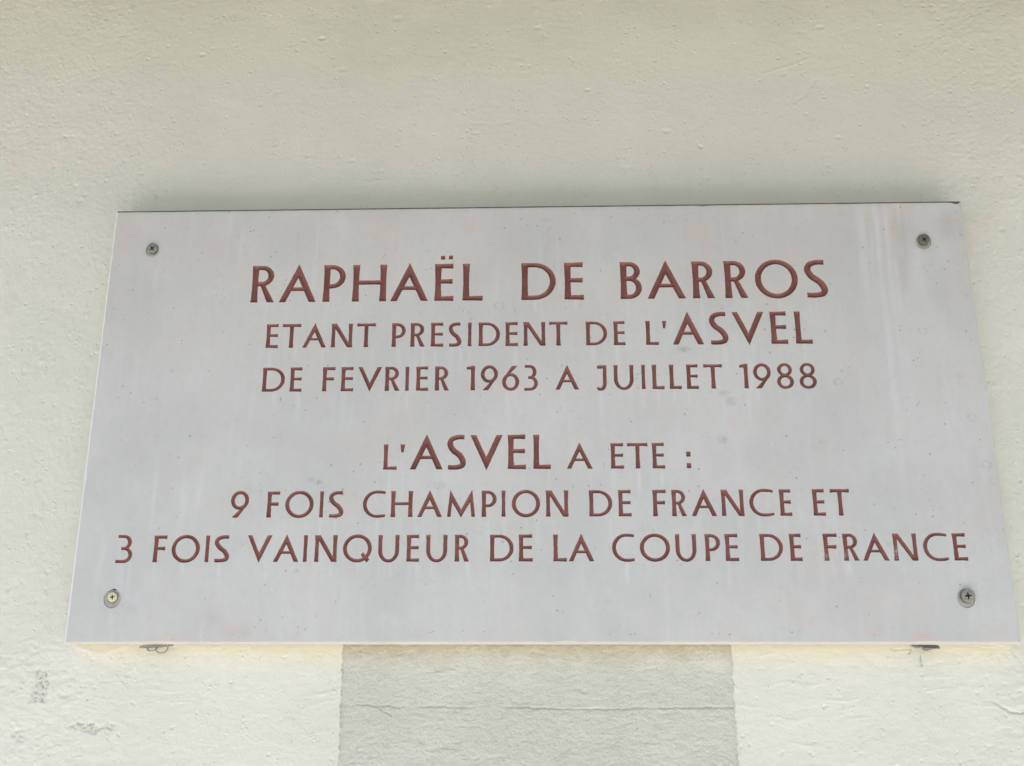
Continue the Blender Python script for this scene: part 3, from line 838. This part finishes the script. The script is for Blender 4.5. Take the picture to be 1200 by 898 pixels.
for nm, a in (("warm", warm), ("pale", pale), ("brown", brown), ("pink", pink), ("bruise", bruise)):
    at = me.attributes.new(nm, 'FLOAT', 'POINT')
    at.data.foreach_set("value", np.clip(a, 0, 1).astype(np.float32))

# ---------------------------------------------------------------- the four screws
def screw_head(r, turn):
    """pan head with a cross recess; local x, z in the wall plane, front towards -y, origin at the head's back (mm)"""
    a, b = r * .50, r * .135
    cross = [(b, b), (a, b * .55), (a, -b * .55), (b, -b), (b * .55, -a), (-b * .55, -a), (-b, -b), (-a, -b * .55), (-a, b * .55), (-b, b), (-b * .55, a), (b * .55, a)]
    t = R(turn); cross = [(x * math.cos(t) - y * math.sin(t), x * math.sin(t) + y * math.cos(t)) for x, y in reversed(cross)]
    n = 36
    P = list(cross); E = [(i, (i + 1) % 12) for i in range(12)]
    for rr in (.62, .8, .92, 1.0):
        P += [(r * rr * math.cos(2 * math.pi * i / n), r * rr * math.sin(2 * math.pi * i / n)) for i in range(n)]
    vo, eo, fo, ov, oe, of = delaunay_2d_cdt([Vector(p) for p in P], [], [list(range(12))], 0, 1e-5, True)
    dome = lambda d: -(1.35 + .8 * math.sqrt(max(0, 1 - (d / r * .97) ** 2)))
    v = [(p.x, dome(p.length), p.y) for p in vo]; f = []
    for q, o in zip(fo, of):
        if not len(o): f.append(list(q))
    m = {}
    for i, o in enumerate(ov):
        for k in o: m[k] = i
    k0 = len(v)
    v += [(x * .72, -.25, y * .72) for x, y in cross]
    nr = len(f)
    for i in range(12):
        j = (i + 1) % 12
        f.append([m[i], m[j], k0 + j, k0 + i])
    f.append([k0 + i for i in range(12)])
    nr = [(nr, len(f))]
    k1 = len(v); rim_i = [m[12 + 3 * n + i] for i in range(n)]
    v += [(r * math.cos(2 * math.pi * i / n), 0, r * math.sin(2 * math.pi * i / n)) for i in range(n)]
    for i in range(n):
        j = (i + 1) % n
        f.append([rim_i[i], k1 + i, k1 + j, rim_i[j]])
    nr.append((len(f) - n, len(f)))
    return v, f, nr

for (x, z, r, dx, dz, hr, turn, mat, rec, label) in SCREWS:
    root = bpy.data.objects.new("screw", None)
    col.objects.link(root)
    root.location = (x / 1000, front, z / 1000)
    root.empty_display_size = .01
    tag(root, label, "screw", "cross-head screws fixing the plaque")
    v, f, nr = screw_head(hr, turn)
    rot = Matrix.Rotation(R(5), 4, 'X') @ Matrix.Rotation(R(-4 if x > 0 else 4), 4, 'Z')
    v = [rot @ Vector(p) for p in v]
    head = link("screw_head", mesh("screw_head", [((p.x + dx) / 1000, (p.y + rec) / 1000, (p.z + dz) / 1000) for p in v], f), mat, root)
    head.data.materials.append(M_SCREW_SHADE)
    for i in [q for a, b in nr for q in range(a, b)]: head.data.polygons[i].material_index = 1  # cross recess and head side take the painted shade
    # beige sleeve lining the hole
    n = 40; ro, ri = r - .12, hr * .55
    prof = [(ro, .75), (ro - .5, .5), (ro - 1.0, .55), (ri, 1.5), (ri, 6.5), (ro, 6.5)]
    vv, ff = [], []
    for q, (rr, dy) in enumerate(prof):
        k = 0 if q in (0, 1, 2, 5) else 1
        for i in range(n):
            a = 2 * math.pi * i / n
            vv.append(((rr * math.cos(a) + dx * k) / 1000, (dy + .25 * noise.noise(Vector((math.cos(a) * 2, math.sin(a) * 2, q + x)))) / 1000, (rr * math.sin(a) + dz * k) / 1000))
    m_ = len(prof)
    for q in range(m_):
        for i in range(n):
            j = (i + 1) % n; q2 = (q + 1) % m_
            ff.append([q * n + i, q * n + j, q2 * n + j, q2 * n + i])
    link("sleeve", mesh("sleeve", vv, ff, True), M_SLEEVE, root)

# ---------------------------------------------------------------- two metal supports that stick out of the wall under the plaque's lower edge
def plate(outline, y0, y1):
    """flat plate: outline in x, z (mm), from depth y0 to y1 (mm)"""
    n = len(outline)
    v = [(x / 1000, y0 / 1000, z / 1000) for x, z in outline] + [(x / 1000, y1 / 1000, z / 1000) for x, z in outline]
    f = [list(range(n)), [n + i for i in reversed(range(n))]]
    for i in range(n):
        j = (i + 1) % n
        f.append([i, n + i, n + j, j])
    return v, f
def tube(path, r, n=10):
    v, f = [], []
    for k, p in enumerate(path):
        a = Vector(path[max(0, k - 1)]); b = Vector(path[min(len(path) - 1, k + 1)]); t = (b - a).normalized()
        s_ = t.cross(Vector((0.3, 1, 0.1))).normalized(); u = t.cross(s_)
        for i in range(n):
            q = Vector(p) + (s_ * math.cos(2 * math.pi * i / n) + u * math.sin(2 * math.pi * i / n)) * r
            v.append(tuple(q / 1000))
    for k in range(len(path) - 1):
        for i in range(n):
            j = (i + 1) % n
            f.append([k * n + i, k * n + j, (k + 1) * n + j, (k + 1) * n + i])
    f.append([i for i in reversed(range(n))]); f.append([(len(path) - 1) * n + i for i in range(n)])
    return v, f

c1 = bpy.data.objects.new("support_bracket", None); col.objects.link(c1); c1.location = (-.3270, -.006, -.2004); c1.empty_display_size = .01
tag(c1, "thin dark bracket with curled wire loops under the plaque, below the brass-coloured screw", "bracket", "brackets under the plaque's lower edge")
link("blade", mesh("blade", *plate([(-9.8, -2.1), (-8.6, -2.9), (1.0, -2.7), (9.5, -1.6), (13, -.7), (13, -.2), (-6, -.2), (-8.6, -.9)], -20, 4)), M_CLIP, c1)
p1 = [(1.0 + 4.0 * math.cos(a), -18 + 2 * math.sin(a), -2.6 + 2.6 * math.sin(a)) for a in np.linspace(math.pi * .95, math.pi * 2.02, 14)]
p2 = [(9.4 + 4.6 * math.cos(a), -19 + 2.0 * math.cos(a), -2.6 + 4.4 * math.sin(a)) for a in np.linspace(math.pi * 1.08, math.pi * 2.28, 18)]
link("wire_loop", mesh("wire_loop", *tube(p1, .7), True), M_WIRE, c1)
link("wire_loop", mesh("wire_loop", *tube(p2, .75), True), M_WIRE, c1)

c2 = bpy.data.objects.new("support_bracket", None); col.objects.link(c2); c2.location = (.3260, -.006, -.2004); c2.empty_display_size = .01
tag(c2, "dark flat bracket with a tapered end under the plaque, below the larger grey screw", "bracket", "brackets under the plaque's lower edge")
link("blade", mesh("blade", *plate([(-8.8, -.2), (-8.0, -1.3), (-5.6, -2.4), (8.0, -2.6), (9.6, -2.3), (8.2, -.2)], -16, 4)), M_DARK, c2)
lip = [(-7.2, -.5), (-6.6, -2.2), (-5.2, -3.6), (-3.4, -4.6), (-1.4, -4.8), (1.2, -3.9), (3.8, -3.3), (9.0, -3.2), (9.2, -2.3), (3, -2.5), (-1, -2.9), (-4, -2.4)]
link("folded_lip", mesh("folded_lip", *plate(lip, -17.2, -15.8)), M_CLIP, c2)
